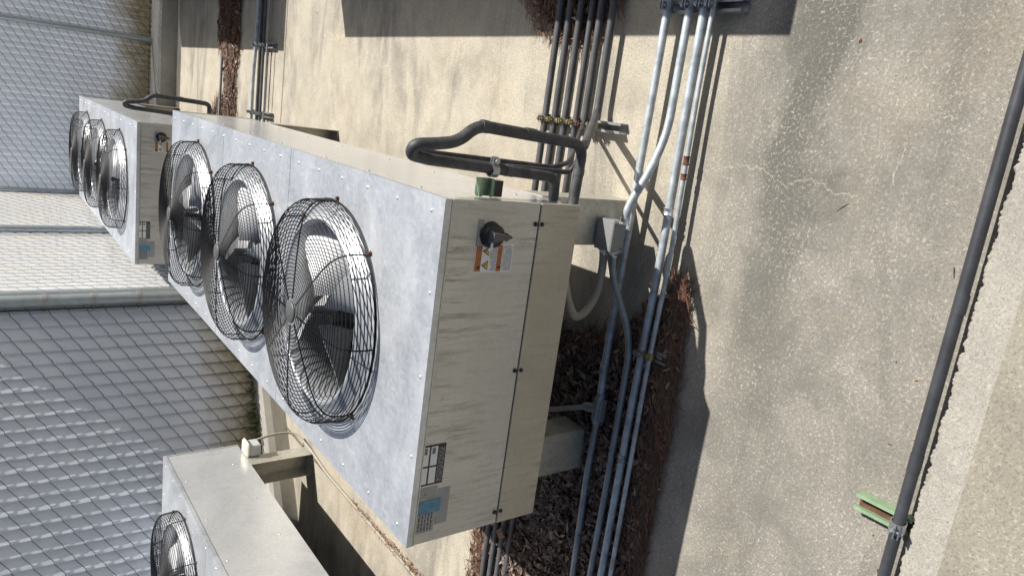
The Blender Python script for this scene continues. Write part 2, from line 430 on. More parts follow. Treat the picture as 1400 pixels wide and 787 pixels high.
    for p, ax in spots:
        o = link('screw', scm, u, (p[0], p[1], p[2] + Z))
        if ax == 'x': o.rotation_euler = (0, PI / 2, 0)
    # quarter turn fasteners on the seam between the panels
    q = MB(); q.lathe([(0, .006), (.006, .006), (.008, 0)], 12); qm = q.mesh('fastener', M['black'])
    for x in (.045, .055 + .5, 1.035):
        for dz in (.012, -.012):
            o = link('fastener', qm, u, (x, .0025, -.347 + dz + Z)); o.rotation_euler = (PI / 2, 0, 0)
    # disconnect switch
    q = MB(); q.lathe([(0, .030), (.030, .030), (.034, .026), (.036, .006), (.040, 0)], 40)
    q.xform(Matrix.Rotation(PI / 2, 4, 'X')); sw = q.obj('disconnect_switch', M['black'], u, (1.0, .003, -.170 + Z))
    q = MB(); q.add([(-.018, -.031, .026), (.018, -.031, .026), (.008, -.031, -.040), (-.008, -.031, -.040),
                     (-.014, -.052, .022), (.014, -.052, .022), (.005, -.046, -.040), (-.005, -.046, -.040)],
                    [(0, 1, 2, 3), (4, 7, 6, 5), (0, 4, 5, 1), (1, 5, 6, 2), (2, 6, 7, 3), (3, 7, 4, 0)]); q.obj('switch_handle', M['handle'], sw)
    q = MB(); q.add([(-.012, -.028, -.032), (.012, -.028, -.032), (0, -.028, -.056), (-.012, -.040, -.032), (.012, -.040, -.032), (0, -.038, -.056)],
                    [(0, 1, 2), (3, 5, 4), (0, 3, 4, 1), (1, 4, 5, 2), (2, 5, 3, 0)]); q.obj('pointer', M['black'], sw)
    q = MB(); q.box(-.040, -.018, -.034, -.031, .010, .018); q.box(-.043, -.034, -.034, -.031, .016, .024); q.obj('lock_tag', M['paper'], sw)
    q = MB(); q.bbox(.965, 1.045, .0010, .0028, -.141, -.122, .0006); pl = part(q, 'switch_plate', M['greylabel'])
    q = MB()
    for i in range(4): q.box(.996 + i * .006, .999 + i * .006, .0002, .0009, -.135, -.128)
    q.xform(Matrix.Translation((0, 0, Z))); q.obj('print', M['ink'], pl)
    # warning label
    q = MB(); y = .0022
    x0, x1 = .885, .972
    q.box(x0, x1, y, .0028, -.262, -.124, 0)
    q.box(x0 + .003, x1 - .003, y - .0005, y - .0001, -.147, -.126, 1)
    q.box(x0 + .003, x1 - .003, y - .0005, y - .0001, -.221, -.204, 1)
    for xc in (.907, .950):
        q.add([(xc - .015, y - .0004, -.173), (xc + .015, y - .0004, -.173), (xc, y - .0004, -.149)], [(0, 1, 2)], 2)
        q.add([(xc - .0105, y - .0008, -.171), (xc + .0105, y - .0008, -.171), (xc, y - .0008, -.154)], [(0, 1, 2)], 3)
        q.box(xc - .0014, xc + .0014, y - .0014, y - .0010, -.165, -.159, 2); q.box(xc - .0014, xc + .0014, y - .0014, y - .0010, -.1695, -.167, 2)
    # alert sign on the orange headings
    for zc in (-.1365, -.2125):
        q.add([(.893, y - .0009, zc - .007), (.907, y - .0009, zc - .007), (.900, y - .0009, zc + .006)], [(0, 1, 2)], 2)
    for z0, nrow in ((-.178, 7), (-.224, 10)):
        for r_ in range(nrow):
            z = z0 - r_ * .0036; x = x0 + .005
            while x < x1 - .008:
                w_ = random.uniform(.004, .012); xe = min(x + w_, x1 - .004)
                if r_ > 1 or random.random() < .6: q.box(x, xe, y - .0005, y - .0001, z - .0022, z, 4)
                x = xe + .0016
    part(q, 'warning_label', [M['paper'], M['orange'], M['ink'], M['yellow'], M['textgrey']], fix=False)
    # rating label: black frame, four white fields, bar codes, text block
    q = MB(); q.box(.205, .342, y, .0028, -.105, -.010, 0)
    for (a, c) in ((.211, .266), (.272, .336)):
        for (d, e) in ((-.046, -.023), (-.076, -.052)): q.box(a, c, y - .0005, y - .0001, d, e, 1)
    for zz in (-.027, -.056):
        x = .312
        while x < .333:
            w_ = random.choice((.0008, .0014, .002)); q.box(x, x + w_, y - .001, y - .0006, zz - .012, zz, 0); x += w_ + random.choice((.0009, .0015))
    for r_ in range(5):
        x = .212
        while x < .326:
            w_ = random.uniform(.006, .018); q.box(x, min(x + w_, .33), y - .0005, y - .0001, -.0815 - r_ * .0045 - .0014, -.0815 - r_ * .0045, 2); x += w_ + .003
    x = .22
    while x < .32:
        w_ = random.uniform(.006, .014); q.box(x, x + w_, y - .0005, y - .0001, -.0185, -.0165, 2); x += w_ + .003
    part(q, 'rating_label', [M['ink'], M['paper'], M['textgrey']], fix=False)
    q = MB(); q.box(.038, .198, y, .0028, -.092, -.014, 0)
    q.box(.172, .176, y - .0005, y - .0001, -.052, -.047, 1)
    for r_ in range(6):
        x = .046
        while x < .12:
            w_ = random.uniform(.005, .016); q.box(x, min(x + w_, .122), y - .0005, y - .0001, -.024 - r_ * .011 - .004, -.024 - r_ * .011, 1); x += w_ + .004
    part(q, 'serial_label', [M['greylabel'], M['ink']], fix=False)
    q = MB(); q.box(.058, .185, y, .0028, -.140, -.0945, 0)
    for r_ in range(7): q.box(.065, random.uniform(.15, .178), y - .0005, y - .0001, -.101 - r_ * .0054 - .0012, -.101 - r_ * .0054, 1)
    part(q, 'notice_label', [M['greylabel'], M['textgrey']], fix=False)
    q = MB(); q.add([(.108, y - .0016, -.008), (.150, y - .0016, -.008), (.152, y - .0016, -.112), (.142, y - .0020, -.105), (.136, y - .0016, -.113), (.126, y - .0020, -.106), (.120, y - .0016, -.110), (.106, y - .0018, -.105)], [(0, 1, 2, 3, 4, 5, 6, 7)])
    part(q, 'tape_strip', M['tape'], fix=False)
    return u
def guard_profile():
    return [(.410, .012), (.411, .05), (.407, .082), (.392, .106), (.360, .124), (.300, .134), (.2, .139), (.05, .142)]
def prof_at(r):
    P = guard_profile()
    for (r0, z0), (r1, z1) in zip(P[2:], P[3:]):
        if r1 <= r <= r0: return z0 + (z1 - z0) * (r0 - r) / (r0 - r1)
    return .142
def guard_mesh():
    b = MB()
    for z in (.012, .024, .036, .048, .060, .071, .082): b.ring(.410 - (0 if z < .06 else .002), z, .0020)
    b.ring(.412, .008, .0032)
    b.ring(.402, .093, .0018); b.ring(.393, .105, .0018)
    r = .380
    while r > .05:
        b.ring(r, prof_at(r), .0018, 64 if r > .15 else 40); r -= .0135
    for k in range(8):
        a = R(45 * k - 2); P = [(rr * math.cos(a), rr * math.sin(a), z - .003) for rr, z in guard_profile()]
        b.tube(P, .0029, 5)
    b.lathe([(0, .148), (.036, .147), (.040, .144), (.040, .139), (0, .138)], 32, mi=1)
    return b.mesh('fan_guard', [M['wire'], M['handle']])
def shroud_mesh():
    b = MB()
    b.lathe([(.399, .0012), (.392, .004), (.376, .012), (.352, .040), (.344, .049), (.338, .052), (.333, .049), (.331, .040), (.331, -.20), (.334, -.20), (.334, .036), (.372, .004), (.392, -.002)], 80)
    return b.mesh('fan_shroud', M['shroud'])
def blade_mesh():
    b = MB(); nr, nc = 9, 9; vs = []
    for i in range(nr):
        t = i / (nr - 1); r = .055 + t * .266
        half = R(18 + 7 * math.sin(t * PI * .9) - 4 * t); sweep = R(14) * t
        for j in range(nc):
            s = -1 + 2 * j / (nc - 1)
            rr = r - (.030 * abs(s) ** 3 if i == nr - 1 else 0) - (.010 * abs(s) ** 3 if i == nr - 2 else 0)
            a = sweep + s * half
            vs.append((rr * math.cos(a), rr * math.sin(a), .080 * s * (1 - .22 * t) + .012 * (1 - s * s)))
    fs = [(i * nc + j, i * nc + j + 1, (i + 1) * nc + j + 1, (i + 1) * nc + j) for i in range(nr - 1) for j in range(nc - 1)]
    off = [(x, y, z - .0025) for x, y, z in vs]; k = len(vs)
    b.add(vs, fs, 0, True); b.add(off, [f[::-1] for f in fs], 0, True)
    edge = [j for j in range(nc)] + [i * nc + nc - 1 for i in range(1, nr)] + [(nr - 1) * nc + j for j in range(nc - 2, -1, -1)] + [i * nc for i in range(nr - 2, 0, -1)]
    b.add(vs + off, [(edge[i], edge[(i + 1) % len(edge)], k + edge[(i + 1) % len(edge)], k + edge[i]) for i in range(len(edge))])
    return b.mesh('fan_blade', M['blade'])
def motor_mesh():
    b = MB(); b.lathe([(0, .062), (.016, .062), (.018, .059), (.018, -.01), (.052, -.012), (.060, -.02), (.060, -.035), (.075, -.075), (.078, -.085), (.078, -.24), (.07, -.25), (0, -.25)], 36)
    return b.mesh('fan_motor', M['black'])
def bracket_mesh():
    b = MB()
    for a in (20, 140, 260):
        c = MB(); c.tube([(.06, 0, -.15), (.331, 0, -.17)], .007, 8); c.xform(Matrix.Rotation(R(a), 4, 'Z'))
        for f, m in zip(c.f, c.m): pass
        b.add(c.v, c.f, 0, True)
    for x, h in ((-.03, .02), (.03, .0)): b.box(x - .012, x + .012, .04, .075, -.12, -.05 + h)
    return b.mesh('motor_bracket', [M['rust']])
def clip_mesh():
    b = MB(); b.box(-.008, .016, -.0055, .0055, 0, .0025, 0); b.box(-.006, .003, -.0055, .0055, .0025, .012, 0)
    b.lathe([(0, .010), (.0032, .010), (.0048, .008), (.0048, .0025)], 8, (.010, 0), 0)
    return b.mesh('guard_clip', M['rust'])

unit = make_unit()
GR_U = 'rooftop condensers standing in rows behind the slatted fence'
GR_U = 'galvanised three-fan condensers set out in rows on the concrete'
unit['label'] = 'large nearest condenser, its beige end panel with black switch and labels facing the camera'; unit['group'] = GR_U
def place(x, y, label):
    o = copy_tree(unit)
    for sh in o.children:
        if sh.name.startswith('fan_shroud'):
            da = random.uniform(0, 1.5)
            for bl in sh.children:
                if bl.name.startswith('fan_blade'): bl.rotation_euler.z += da
    o.location = (x, y, G); o['label'] = label; return o
far_unit = place(-.17, 4.44, 'condenser directly behind the nearest one, end panel partly hidden by its fan guards')
left_unit = place(-1.27 - W, 0.0, 'condenser by the near fence panel with a cream outlet box on its far leg')
place(2.36, 0.0, 'condenser just out of frame casting the long straight shadow over black pipes')
place(2.26, 4.44, 'condenser just out of frame casting the shadow across the distant leaf strip')

# ------------------------------------------------------------------ header pipes
def hdr(dx, dy, label):
    t = thing('header_pipe', label, 'pipe', (dx + 1.15, dy + .08, G), 'insulated header loops beside the condensers')
    o = Vector((1.15, .08, G))
    def P(*ps): return [Vector(p) - o for p in ps]
    b = MB(); b.tube(P((1.085, .05, -.516), (1.288, .058, -.530), (1.308, .06, -.115), (1.255, .065, -.060), (1.243, .07, .012), (1.235, .085, .068), (1.205, .105, .068), (1.195, .11, .0)), .0178, 16, .045)
    b.obj('riser_pipe', M['insul'], t)
    b = MB(); b.tube(P((1.195, .11, .002), (1.172, .11, -.478), (1.098, .11, -.482)), .0172, 16, .040); b.obj('return_pipe', M['insul'], t)
    # taped insulation joints
    for a, c in (((1.2996, .06, -.33), (1.3012, .06, -.29)), ((1.3062, .06, -.152), (1.3074, .06, -.128)), ((1.181, .11, -.30), (1.1825, .11, -.27)), ((1.19, .054, -.5235), (1.21, .0547, -.525))):
        b = MB(); b.tube(P(a, c), .0190, 16); b.obj('tape_wrap', M['insulgrey'], t)
    return t
hdr(0, 0, 'black insulated header loop rising beside the nearest condenser')
hdr(-.17, 4.44, 'small distant header loop showing above the far corner of the nearest condenser')
b = MB(); b.tube([(1.365, .49, -.905), (1.222, .16, -.572), (1.2, .155, -.50), (1.213, .150, .02)], .0085, 10, .03)
tag(b.obj('liquid_pipe', M['insul']), 'thin black pipe running straight up beside the insulated header loop', 'pipe', 'thin liquid pipes')
b = MB(); b.tube([(1.286, .075, -.560), (1.19, .135, -.56), (1.193, .132, -.235)], .0085, 10, .03)
tag(b.obj('liquid_pipe', M['insul']), 'short thin black pipe between header loop elbow and pipe clamp', 'pipe', 'thin liquid pipes')

def strut_bm(b, p0, length, axis, up, w=.041, h=.041, t=.004, mi=0):
    """open channel along axis, opening towards up"""
    ax = Vector(axis).normalized(); u = Vector(up).normalized(); s = ax.cross(u)
    mt = Matrix((( *ax, 0), (*s, 0), (*u, 0), (0, 0, 0, 1))).transposed(); mt = Matrix.Translation(p0) @ mt
    c = MB(); c.box(0, length, -w / 2, w / 2, 0, t); c.box(0, length, -w / 2, -w / 2 + t, t, h); c.box(0, length, w / 2 - t, w / 2, t, h)
    c.box(0, length, -w / 2 + t, -w / 2 + .010, h - .004, h); c.box(0, length, w / 2 - .010, w / 2 - t, h - .004, h)
    c.xform(mt); b.add(c.v, c.f, mi)
def clamp_part(parent, center, r, along, up, mat, wid=.024):
    """split strut clamp round a pipe, with its bolt ears above"""
    a = Vector(along).normalized(); u = Vector(up).normalized(); s = a.cross(u); c = Vector(center)
    b = MB(); n = 20; vs = []
    for w_ in (-wid / 2, wid / 2):
        for rr in (r + .0005, r + .0040):
            for k in range(n):
                an = 2 * PI * k / n; vs.append(c + a * w_ + (s * math.cos(an) + u * math.sin(an)) * rr)
    fs = []
    for k in range(n):
        k2 = (k + 1) % n
        fs += [(n + k, n + k2, 3 * n + k2, 3 * n + k), (k, k2, n + k2, n + k), (2 * n + k, 2 * n + k2, 3 * n + k2, 3 * n + k)]
    b.add(vs, fs, 0, False)
    for sg in (-1, 1):
        p = c + u * (r + .010) + s * sg * .006
        for d0, d1 in ((-wid / 2, wid / 2),):
            q = [p + a * d0 - s * .0018 - u * .009, p + a * d1 - s * .0018 - u * .009, p + a * d1 + s * .0018 - u * .009, p + a * d0 + s * .0018 - u * .009]
            b.add(q + [x + u * .020 for x in q], [(0, 1, 2, 3), (4, 5, 6, 7), (0, 1, 5, 4), (1, 2, 6, 5), (2, 3, 7, 6), (3, 0, 4, 7)])
    o = b.obj('clamp', mat, parent)
    b = MB(); p = c + u * (r + .012); b.tube([p - s * .016, p + s * .016], .0042, 8); b.tube([p - s * .017, p - s * .011], .0085, 6); b.obj('clamp_bolt', mat, o)
    return o

# green strut bracket on the side panel holding the loop
t = thing('strut_bracket', 'pale green strut stub holding the header loop off the shiny side panel', 'bracket', (1.1, .11, -.205), 'green strut brackets')
b = MB(); strut_bm(b, (0, .0, .012), .055, (1, 0, 0), (0, -1, 0), .050, .028); b.obj('strut', M['green'], t)
clamp_part(t, (.080, 0, -.02), .0185, (0, 0, 1), (1, -.2, 0), M['steelclamp']); clamp_part(t, (.088, .03, -.045), .009, (0, 0, 1), (1, -.2, 0), M['rust'], .018)
b = MB(); b.box(.0, .050, -.015, .012, -.055, -.028); b.obj('end_block', M['black'], t)

# ------------------------------------------------------------------ refrigerant pipes on the ground
PY = (.735, .672, .610, .545, .49, .425)
labs = ('insulated pipe farthest from the camera in the row of six', 'second insulated pipe from the far side of the row of six', 'third insulated pipe from the far side of the row of six',
        'third insulated pipe from the near side of the row of six', 'insulated pipe bending up to the thin pipe by the loop', 'nearest insulated pipe of the six, joining the header loop elbow')
for i, y in enumerate(PY):
    if i < 4: P = [(3.6, y, -.905), (.9, y + random.uniform(-.004, .004), -.905), (-.4, y + .006 * (i - 1.5), -.905), (-1.2, y + .01 * (i - 1.5), -.905), (-3.2, y + .02, -.905)]
    elif i == 4: P = [(3.6, y, -.905), (1.365, y, -.905)]
    else: P = [(3.6, y, -.905), (1.40, y, -.905), (1.289, .075, -.552)]
    b = MB(); b.tube(P, .0145 if i != 3 else .0125, 12, .05)
    tag(b.obj('insulated_pipe', M['insulgrey']), labs[i], 'pipe', 'six black insulated pipes lying side by side')
t = thing('pipe_rack', 'low strut with six brass coloured clamps across the black pipes', 'pipe rack', (1.355, .6, G))
b = MB(); strut_bm(b, (0, -.30, 0), .50, (0, 1, 0), (0, 0, 1)); b.obj('strut', M['strut'], t)
for i, y in enumerate(PY):
    clamp_part(t, (0, y - .6, -.905 - G), .0150, (1, 0, 0), (0, 0, 1), M['brass'] if i != 4 else M['rust'], .022)

# ------------------------------------------------------------------ conduits
Zc = -.900
def conduit(P, r, label, mat='conduit', group='galvanised conduits running past the condenser end', couplings=(), n=14, fil=.09, seg=None):
    t = thing('conduit', label, 'conduit', P[0], group); o = Vector(P[0])
    b = MB(); b.tube([Vector(p) - o for p in P], r, n, fil); b.obj('tube', M[mat], t)
    for (a, c, m2) in couplings:
        b = MB(); a, c = Vector(a) - o, Vector(c) - o; d = (c - a)
        b.tube([a, a + d * .12, a + d * .2, a + d * .8, a + d * .88, c], r, n, radii=[r * 1.32, r * 1.32, r * 1.15, r * 1.15, r * 1.32, r * 1.32]); b.obj('coupling', M[m2], t)
    return t
conduit([(3.6, .145, Zc), (1.5, .145, Zc), (.95, .150, Zc), (.5, .152, Zc), (.34, .146, Zc)], .0145, 'galvanised conduit lying farthest back, passing behind the junction box', couplings=[((.47, .152, Zc), (.43, .152, Zc), 'conduitdark')])
conduit([(3.6, .045, Zc), (1.36, .045, Zc), (1.22, .055, -.855), (1.10, .075, -.802), (1.035, .080, -.800)], .0145, 'galvanised conduit bending up into the end of the junction box', couplings=[((1.052, .079, -.800), (1.030, .080, -.800), 'bright')], fil=.12)
conduit([(3.6, -.015, Zc), (1.5, -.018, Zc), (.94, -.028, Zc), (.4, -.02, Zc), (-.4, -.022, Zc), (-3, -.05, Zc)], .0145, 'long thick galvanised conduit running on past the box over the leaves', couplings=[((.165, -.02, Zc), (.135, -.02, Zc), 'conduitdark'), ((1.085, -.0245, Zc), (1.11, -.024, Zc), 'bright')])
conduit([(3.6, -.052, Zc), (1.5, -.055, Zc), (.95, -.070, Zc), (.5, -.060, Zc), (-.4, -.070, Zc), (-3, -.11, Zc)], .0088, 'thinnest galvanised conduit with a rusty coupling, nearest the camera', couplings=[((1.295, -.0605, Zc), (1.265, -.0613, Zc), 'rust'), ((1.235, -.062, Zc), (1.215, -.0625, Zc), 'rust')])
# junction box
t = thing('junction_box', 'small grey metal junction box beside the near leg with conduit at both ends', 'junction box', (.98, .14, -.80))
b = MB(); b.bbox(-.058, .055, -.030, .052, -.038, .022, .002); b.obj('box_body', M['jb'], t)
b = MB(); b.bbox(-.060, .057, -.036, -.0305, -.040, .024, .002); cv = b.obj('cover', M['jb'], t)
for x, z in ((-.045, -.028), (.042, .014)):
    b = MB(); b.lathe([(0, .0025), (.004, .002), (.005, 0)], 8); b.xform(Matrix.Translation((x, -.0362, z)) @ Matrix.Rotation(PI / 2, 4, 'X')); b.obj('cover_screw', M['handle'], cv)
for z, y in ((-.012, .03), (-.018, -.015)):
    b = MB(); b.tube([(-.059, y, z), (-.066, y, z), (-.0661, y, z), (-.080, y, z)], .016, 10, radii=[.021, .021, .016, .016]); b.obj('locknut', M['bright'], t)
b = MB(); b.tube([(.91, .17, -.812), (.84, .165, -.816), (.735, .16, -.80), (.675, .155, -.745), (.668, .15, -.70), (.73, .15, -.655), (.83, .16, -.625), (.93, .17, -.58), (.97, .18, -.505)], .0150, 14, .06)
tag(b.obj('flexible_conduit', M['flex']), 'beige flexible conduit sagging from the junction box up to the underside', 'conduit')
conduit([(.915, .125, -.818), (.86, .122, -.820), (.80, .112, -.835), (.66, .055, -.880), (.55, .035, -.897), (.0, .030, -.898), (-.42, .035, -.9), (-3, .01, -.9)], .0130, 'conduit leaving the near side of the junction box and dropping into the leaves', 'conduitdark', fil=.05)
# pulling elbow on the back conduit
t = thing('conduit_fitting', 'grey tee fitting half sunk in dry leaves under the end panel', 'conduit fitting', (.285, .142, -.888))
b = MB(); b.tube([(.062, 0, -.012), (.05, 0, -.012), (.045, 0, -.008), (-.045, 0, -.008), (-.055, 0, -.012), (-.066, 0, -.012)], .02, 14, radii=[.018, .019, .022, .022, .019, .018]); b.obj('body', M['conduitdark'], t)
b = MB(); b.bbox(-.045, .045, -.030, -.0215, -.022, .010, .002); b.obj('cover_plate', M['jb'], t)
b = MB(); b.tube([(0, .005, -.004), (-.01, .05, .006), (-.012, .06, .008)], .02, 12, radii=[.02, .019, .016]); b.obj('outlet', M['conduitdark'], t)
conduit([(.22, .142, Zc), (.0, .145, Zc), (-.46, .128, Zc), (-3, .10, Zc)], .0135, 'conduit coming out of the tee fitting and crossing the open leaf litter', 'conduitdark')
b = MB(); b.tube([(.274, .195, -.880), (.225, .30, -.845), (.18, .42, -.77), (.17, .5, -.50)], .0105, 12, .06)
tag(b.obj('branch_conduit', M['flex']), 'pale conduit rising from the tee fitting to the unit underside', 'conduit')
def rack(x, y0, y1, ys, label, mats, mat='strut', grp='low struts clamping the conduits'):
    t = thing('conduit_rack', label, 'conduit rack', (x, (y0 + y1) / 2, G), grp)
    b = MB(); strut_bm(b, (0, y0 - (y0 + y1) / 2, 0), y1 - y0, (0, 1, 0), (0, 0, 1)); b.obj('strut', M[mat], t)
    for (y, r), m in zip(ys, mats): clamp_part(t, (0, y - (y0 + y1) / 2, Zc - G), r, (1, 0, 0), (0, 0, 1), M[m])
rack(1.785, -.15, .21, [(.145, .015), (.045, .015), (-.015, .015), (-.052, .0092)], 'strut with four clamps holding galvanised conduits in the shadow', ['steelclamp'] * 4)
rack(.575, -.12, .02, [(-.024, .015), (-.063, .0092)], 'short strut with two clamps half buried in leaves', ['steelclamp', 'brass'])

# far conduits and pole
for i, (y, r, m, lab) in enumerate(((4.60, .016, 'conduit', 'pale galvanised conduit, far side of the distant bundle'), (4.50, .014, 'insul', 'black pipe in the middle of the distant bundle'),
                                    (4.42, .012, 'insulgrey', 'grey pipe in the distant bundle beside the black one'), (4.33, .007, 'conduitdark', 'thin conduit at the near edge of the distant bundle'))):
    b = MB(); P = [(3.8, y, Zc), (1.7, y, Zc), (1.4, y + (.045 if i == 0 else 0), Zc), (.95, y + (.045 if i == 0 else 0), Zc), (-.2, y, Zc)]; b.tube(P, r, 10, .1)
    tag(b.obj('distant_pipe', M[m]), lab, 'pipe', 'distant pipe bundle between the condenser rows')
for x, lab in ((1.63, 'dark strut across the distant pipes inside the shadow'), (1.09, 'dark strut across the distant pipes at the condenser edge')):
    rack(x, 4.26, 4.66, [(4.60 if x > 1.4 else 4.645, .0165), (4.50, .0145), (4.42, .0125)], lab, ['steelclamp'] * 3, grp='struts on the distant pipe bundle')
b = MB(); b.tube([(1.52, 5.53, -.885), (.2, 5.55, -.88)], .012, 8); tag(b.obj('thin_pipe', M['conduitdark']), 'thin grey pipe lying along the distant leaf strip', 'pipe')

# ------------------------------------------------------------------ pipe along the kerb with green strut
t = thing('kerb_pipe', 'long dark grey pipe running along the pale kerb at the lower edge', 'pipe', (.4, -1.005, -.90))
b = MB(); b.tube([(-2.6, -.003, .0), (0, 0, 0), (1.1, .003, .002), (3.6, 0, 0)], .0155, 16); b.obj('tube', M['kerbpipe'], t)
for x in (.185, .62):
    b = MB(); b.tube([(x, .0005, 0), (x + .05, .0008, 0)], .0166, 16); b.obj('sleeve', M['kerbpipe'], t)
t = thing('strut_bracket', 'green strut with rusty inside clamping the pipe beside the kerb', 'bracket', (.425, -.942, G), 'green strut brackets')
b = MB(); strut_bm(b, (0, -.085, .002), .155, (0, 1, 0), (0, 0, 1), .048, .036, .0045); b.obj('strut', M['green'], t)
b = MB(); b.box(-.018, .018, -.08, .068, .0068, .010); b.obj('rust_layer', M['rust'], t)
clamp_part(t, (0, -.063, .06), .0175, (1, 0, 0), (-.25, -.4, 1), M['steelclamp'], .030)

# outlet box with looping cable on the left condenser's far leg
t = thing('outlet_box', 'cream weatherproof outlet box on top of the leg by the slatted fence', 'outlet box', (-1.268, 3.13, -.585))
b = MB(); b.bbox(0, .085, -.055, .055, -.02, .055, .006); b.obj('box_body', M['greyplastic'], t)
b = MB(); b.bbox(-.002, .105, -.062, .062, .056, .085, .012); b.obj('lid', M['cream'], t)
b = MB(); b.tube([(-1.20, 3.19, -.60), (-1.18, 3.21, -.75), (-1.19, 3.20, -.90), (-1.24, 3.05, -.948), (-1.285, 2.7, -.950), (-1.287, 2.0, -.950), (-1.29, -1.0, -.950)], .009, 10, .08)
tag(b.obj('cable', M['flex']), 'thin beige cable dropping from the cream outlet box along the slab joint', 'cable')

# ------------------------------------------------------------------ fences
def fence(name, A, B, z0, z1, label, posts, post_r, bands=False, facing=1, slope=-1, p=.089, v=.118, group='white slatted chain-link fence sections', stain0=0, endstrip=False):
    """section from A to B (xy); facing: side (+1 = left of A->B) the wires show on"""
    A = Vector((A[0], A[1], 0)); B = Vector((B[0], B[1], 0)); d = (B - A); ln = d.length; d.normalize()
    nrm = Vector((-d.y, d.x, 0)) * facing
    t = thing(name, label, 'fence', (A.x, A.y, z0), group)
    n = int(ln / p); H_ = z1 - z0
    b = MB()
    for i in range(n + 1):                 # slats, each slightly tilted and bowed
        c = d * (i * p + p / 2); til = (.32 if facing > 0 else -.17) + random.uniform(-.015, .015); w_ = p * .56
        row = []
        for k in range(5):
            s = -1 + k / 2; off = nrm * (s * w_ * til - .004 * abs(s) ** 3) + nrm * .001 * random.uniform(-1, 1)
            row.append(c + d * (s * w_) + off)
        nz = 9; vs = []
        for j in range(nz):
            z = H_ * j / (nz - 1); wob = nrm * .0007 * math.sin(z * 9 + i)
            for q in row: vs.append(q + wob + Vector((0, 0, z)))
        back = [x - nrm * .003 for x in vs]; kk = len(vs)
        fs = [(j * 5 + k, j * 5 + k + 1, j * 5 + k + 6, j * 5 + k + 5) for j in range(nz - 1) for k in range(4)]
        b.add(vs, fs, 0, True); b.add(back, [f[::-1] for f in fs], 0, True)
    b.obj('privacy_slats', M['slat'], t, fix=False)
    b = MB(); wr = .0021
    nl = int((H_ + n * v / 2) / v) + 2
    for l in range(nl):                    # zigzag wires: front runs are straight diagonals with a kink at each weave
        zst = H_ - l * v + (n * v / 2 if slope < 0 else 0)
        P = []
        for i in range(n + 2):
            z = zst + slope * i * v / 2
            zz = z
            if zz < .005 or zz > H_:
                if len(P) > 1: b.tube(P, wr, 4, caps=False)
                P = []; continue
            q = d * (i * p) + Vector((0, 0, zz))
            P.append(q + nrm * .012 - d * .009 + Vector((0, 0, .006 * slope * -1))); P.append(q + nrm * .016 + d * .009 + Vector((0, 0, .004 * slope * -1)))
        if len(P) > 1: b.tube(P, wr, 4, caps=False)
    # bottom selvage wire
    b.tube([nrm * .008 + Vector((0, 0, .02)), d * ln + nrm * .008 + Vector((0, 0, .02))], .003, 5)
    b.obj('chain_link_mesh', M['fencewire'], t, fix=False)
    for s in posts:
        b = MB(); c = d * s + nrm * (post_r + .012)
        b.tube([c + Vector((0, 0, -.02)), c + Vector((0, 0, H_ + .06))], post_r, 20, caps=True)
        po = b.obj('fence_post', M['post'], t)
        b = MB(); b.tube([c + Vector((0, 0, -.02)), c + Vector((0, 0, .02))], post_r * 1.5, 16); b.obj('post_flange', M['post'], po)
        zz = .25
        while bands and zz < H_:
            b = MB(); b.tube([c + Vector((0, 0, zz)), c + Vector((0, 0, zz + .028))], post_r * 1.09, 20)
            e = c - nrm * (post_r + .004); ex = c - d * 0
            b.box(c.x - .012, c.x + .012, c.y - post_r - .03, c.y - post_r * .9, zz + .002, zz + .026)
            b.obj('tension_band', M['strut'], po); zz += .36
    if endstrip:
        b = MB(); q = [d * (ln - .03) + nrm * .008, d * (ln - .012) + nrm * .008, d * (ln - .012) + nrm * .014, d * (ln - .03) + nrm * .014]
        b.add(q + [x + Vector((0, 0, H_)) for x in q], [(0, 1, 2, 3), (4, 5, 6, 7), (0, 1, 5, 4), (1, 2, 6, 5), (2, 3, 7, 6), (3, 0, 4, 7)])
        b.obj('tension_bar', M['fencewire'], t)
    return t
KT = -.765
cA = (-.36, 4.15); cB = (-.20, 8.05)
dl = Vector((-.87, -.49)).normalized()
eL = (cA[0] + dl.x * 4.6, cA[1] + dl.y * 4.6)
fence('slatted_fence', cA, eL, KT, 1.30, 'near grey-white slatted fence panel behind the left condenser', [2.1, 4.3], .030, facing=1, endstrip=False)
fence('slatted_fence', cA, cB, KT, 1.30, 'brightest sunlit slatted fence panel running away beside the thick post', [.0, 1.95], .034, facing=-1, slope=1)
fence('slatted_fence', cB, (4.6, 8.05), KT, .88, 'farthest slatted fence panel behind the distant condenser', [.02, 1.84, 4.2], .030, facing=-1, slope=1, p=.068, v=.090)
# the thick corner post with its bands
t = thing('corner_post', 'thick galvanised corner post with clamped bands between the fence panels', 'fence post', (cA[0] + .02, cA[1] - .06, KT))
b = MB(); b.tube([(0, 0, -.2), (0, 0, 2.15)], .046, 24); b.obj('post', M['post'], t)
b = MB(); b.box(-.062, -.050, -.03, -.018, 0, 2.06); b.obj('tension_bar', M['fencewire'], t)
zz = .18
while zz < 2.1:
    b = MB(); b.tube([(0, 0, zz), (0, 0, zz + .030)], .050, 24); b.box(-.085, -.045, -.030, -.020, zz + .002, zz + .028); bd = b.obj('tension_band', M['strut'], t)
    b = MB(); b.tube([(-.075, -.045, zz + .015), (-.075, -.008, zz + .015)], .007, 8); b.obj('band_bolt', M['strut'], bd); zz += .30
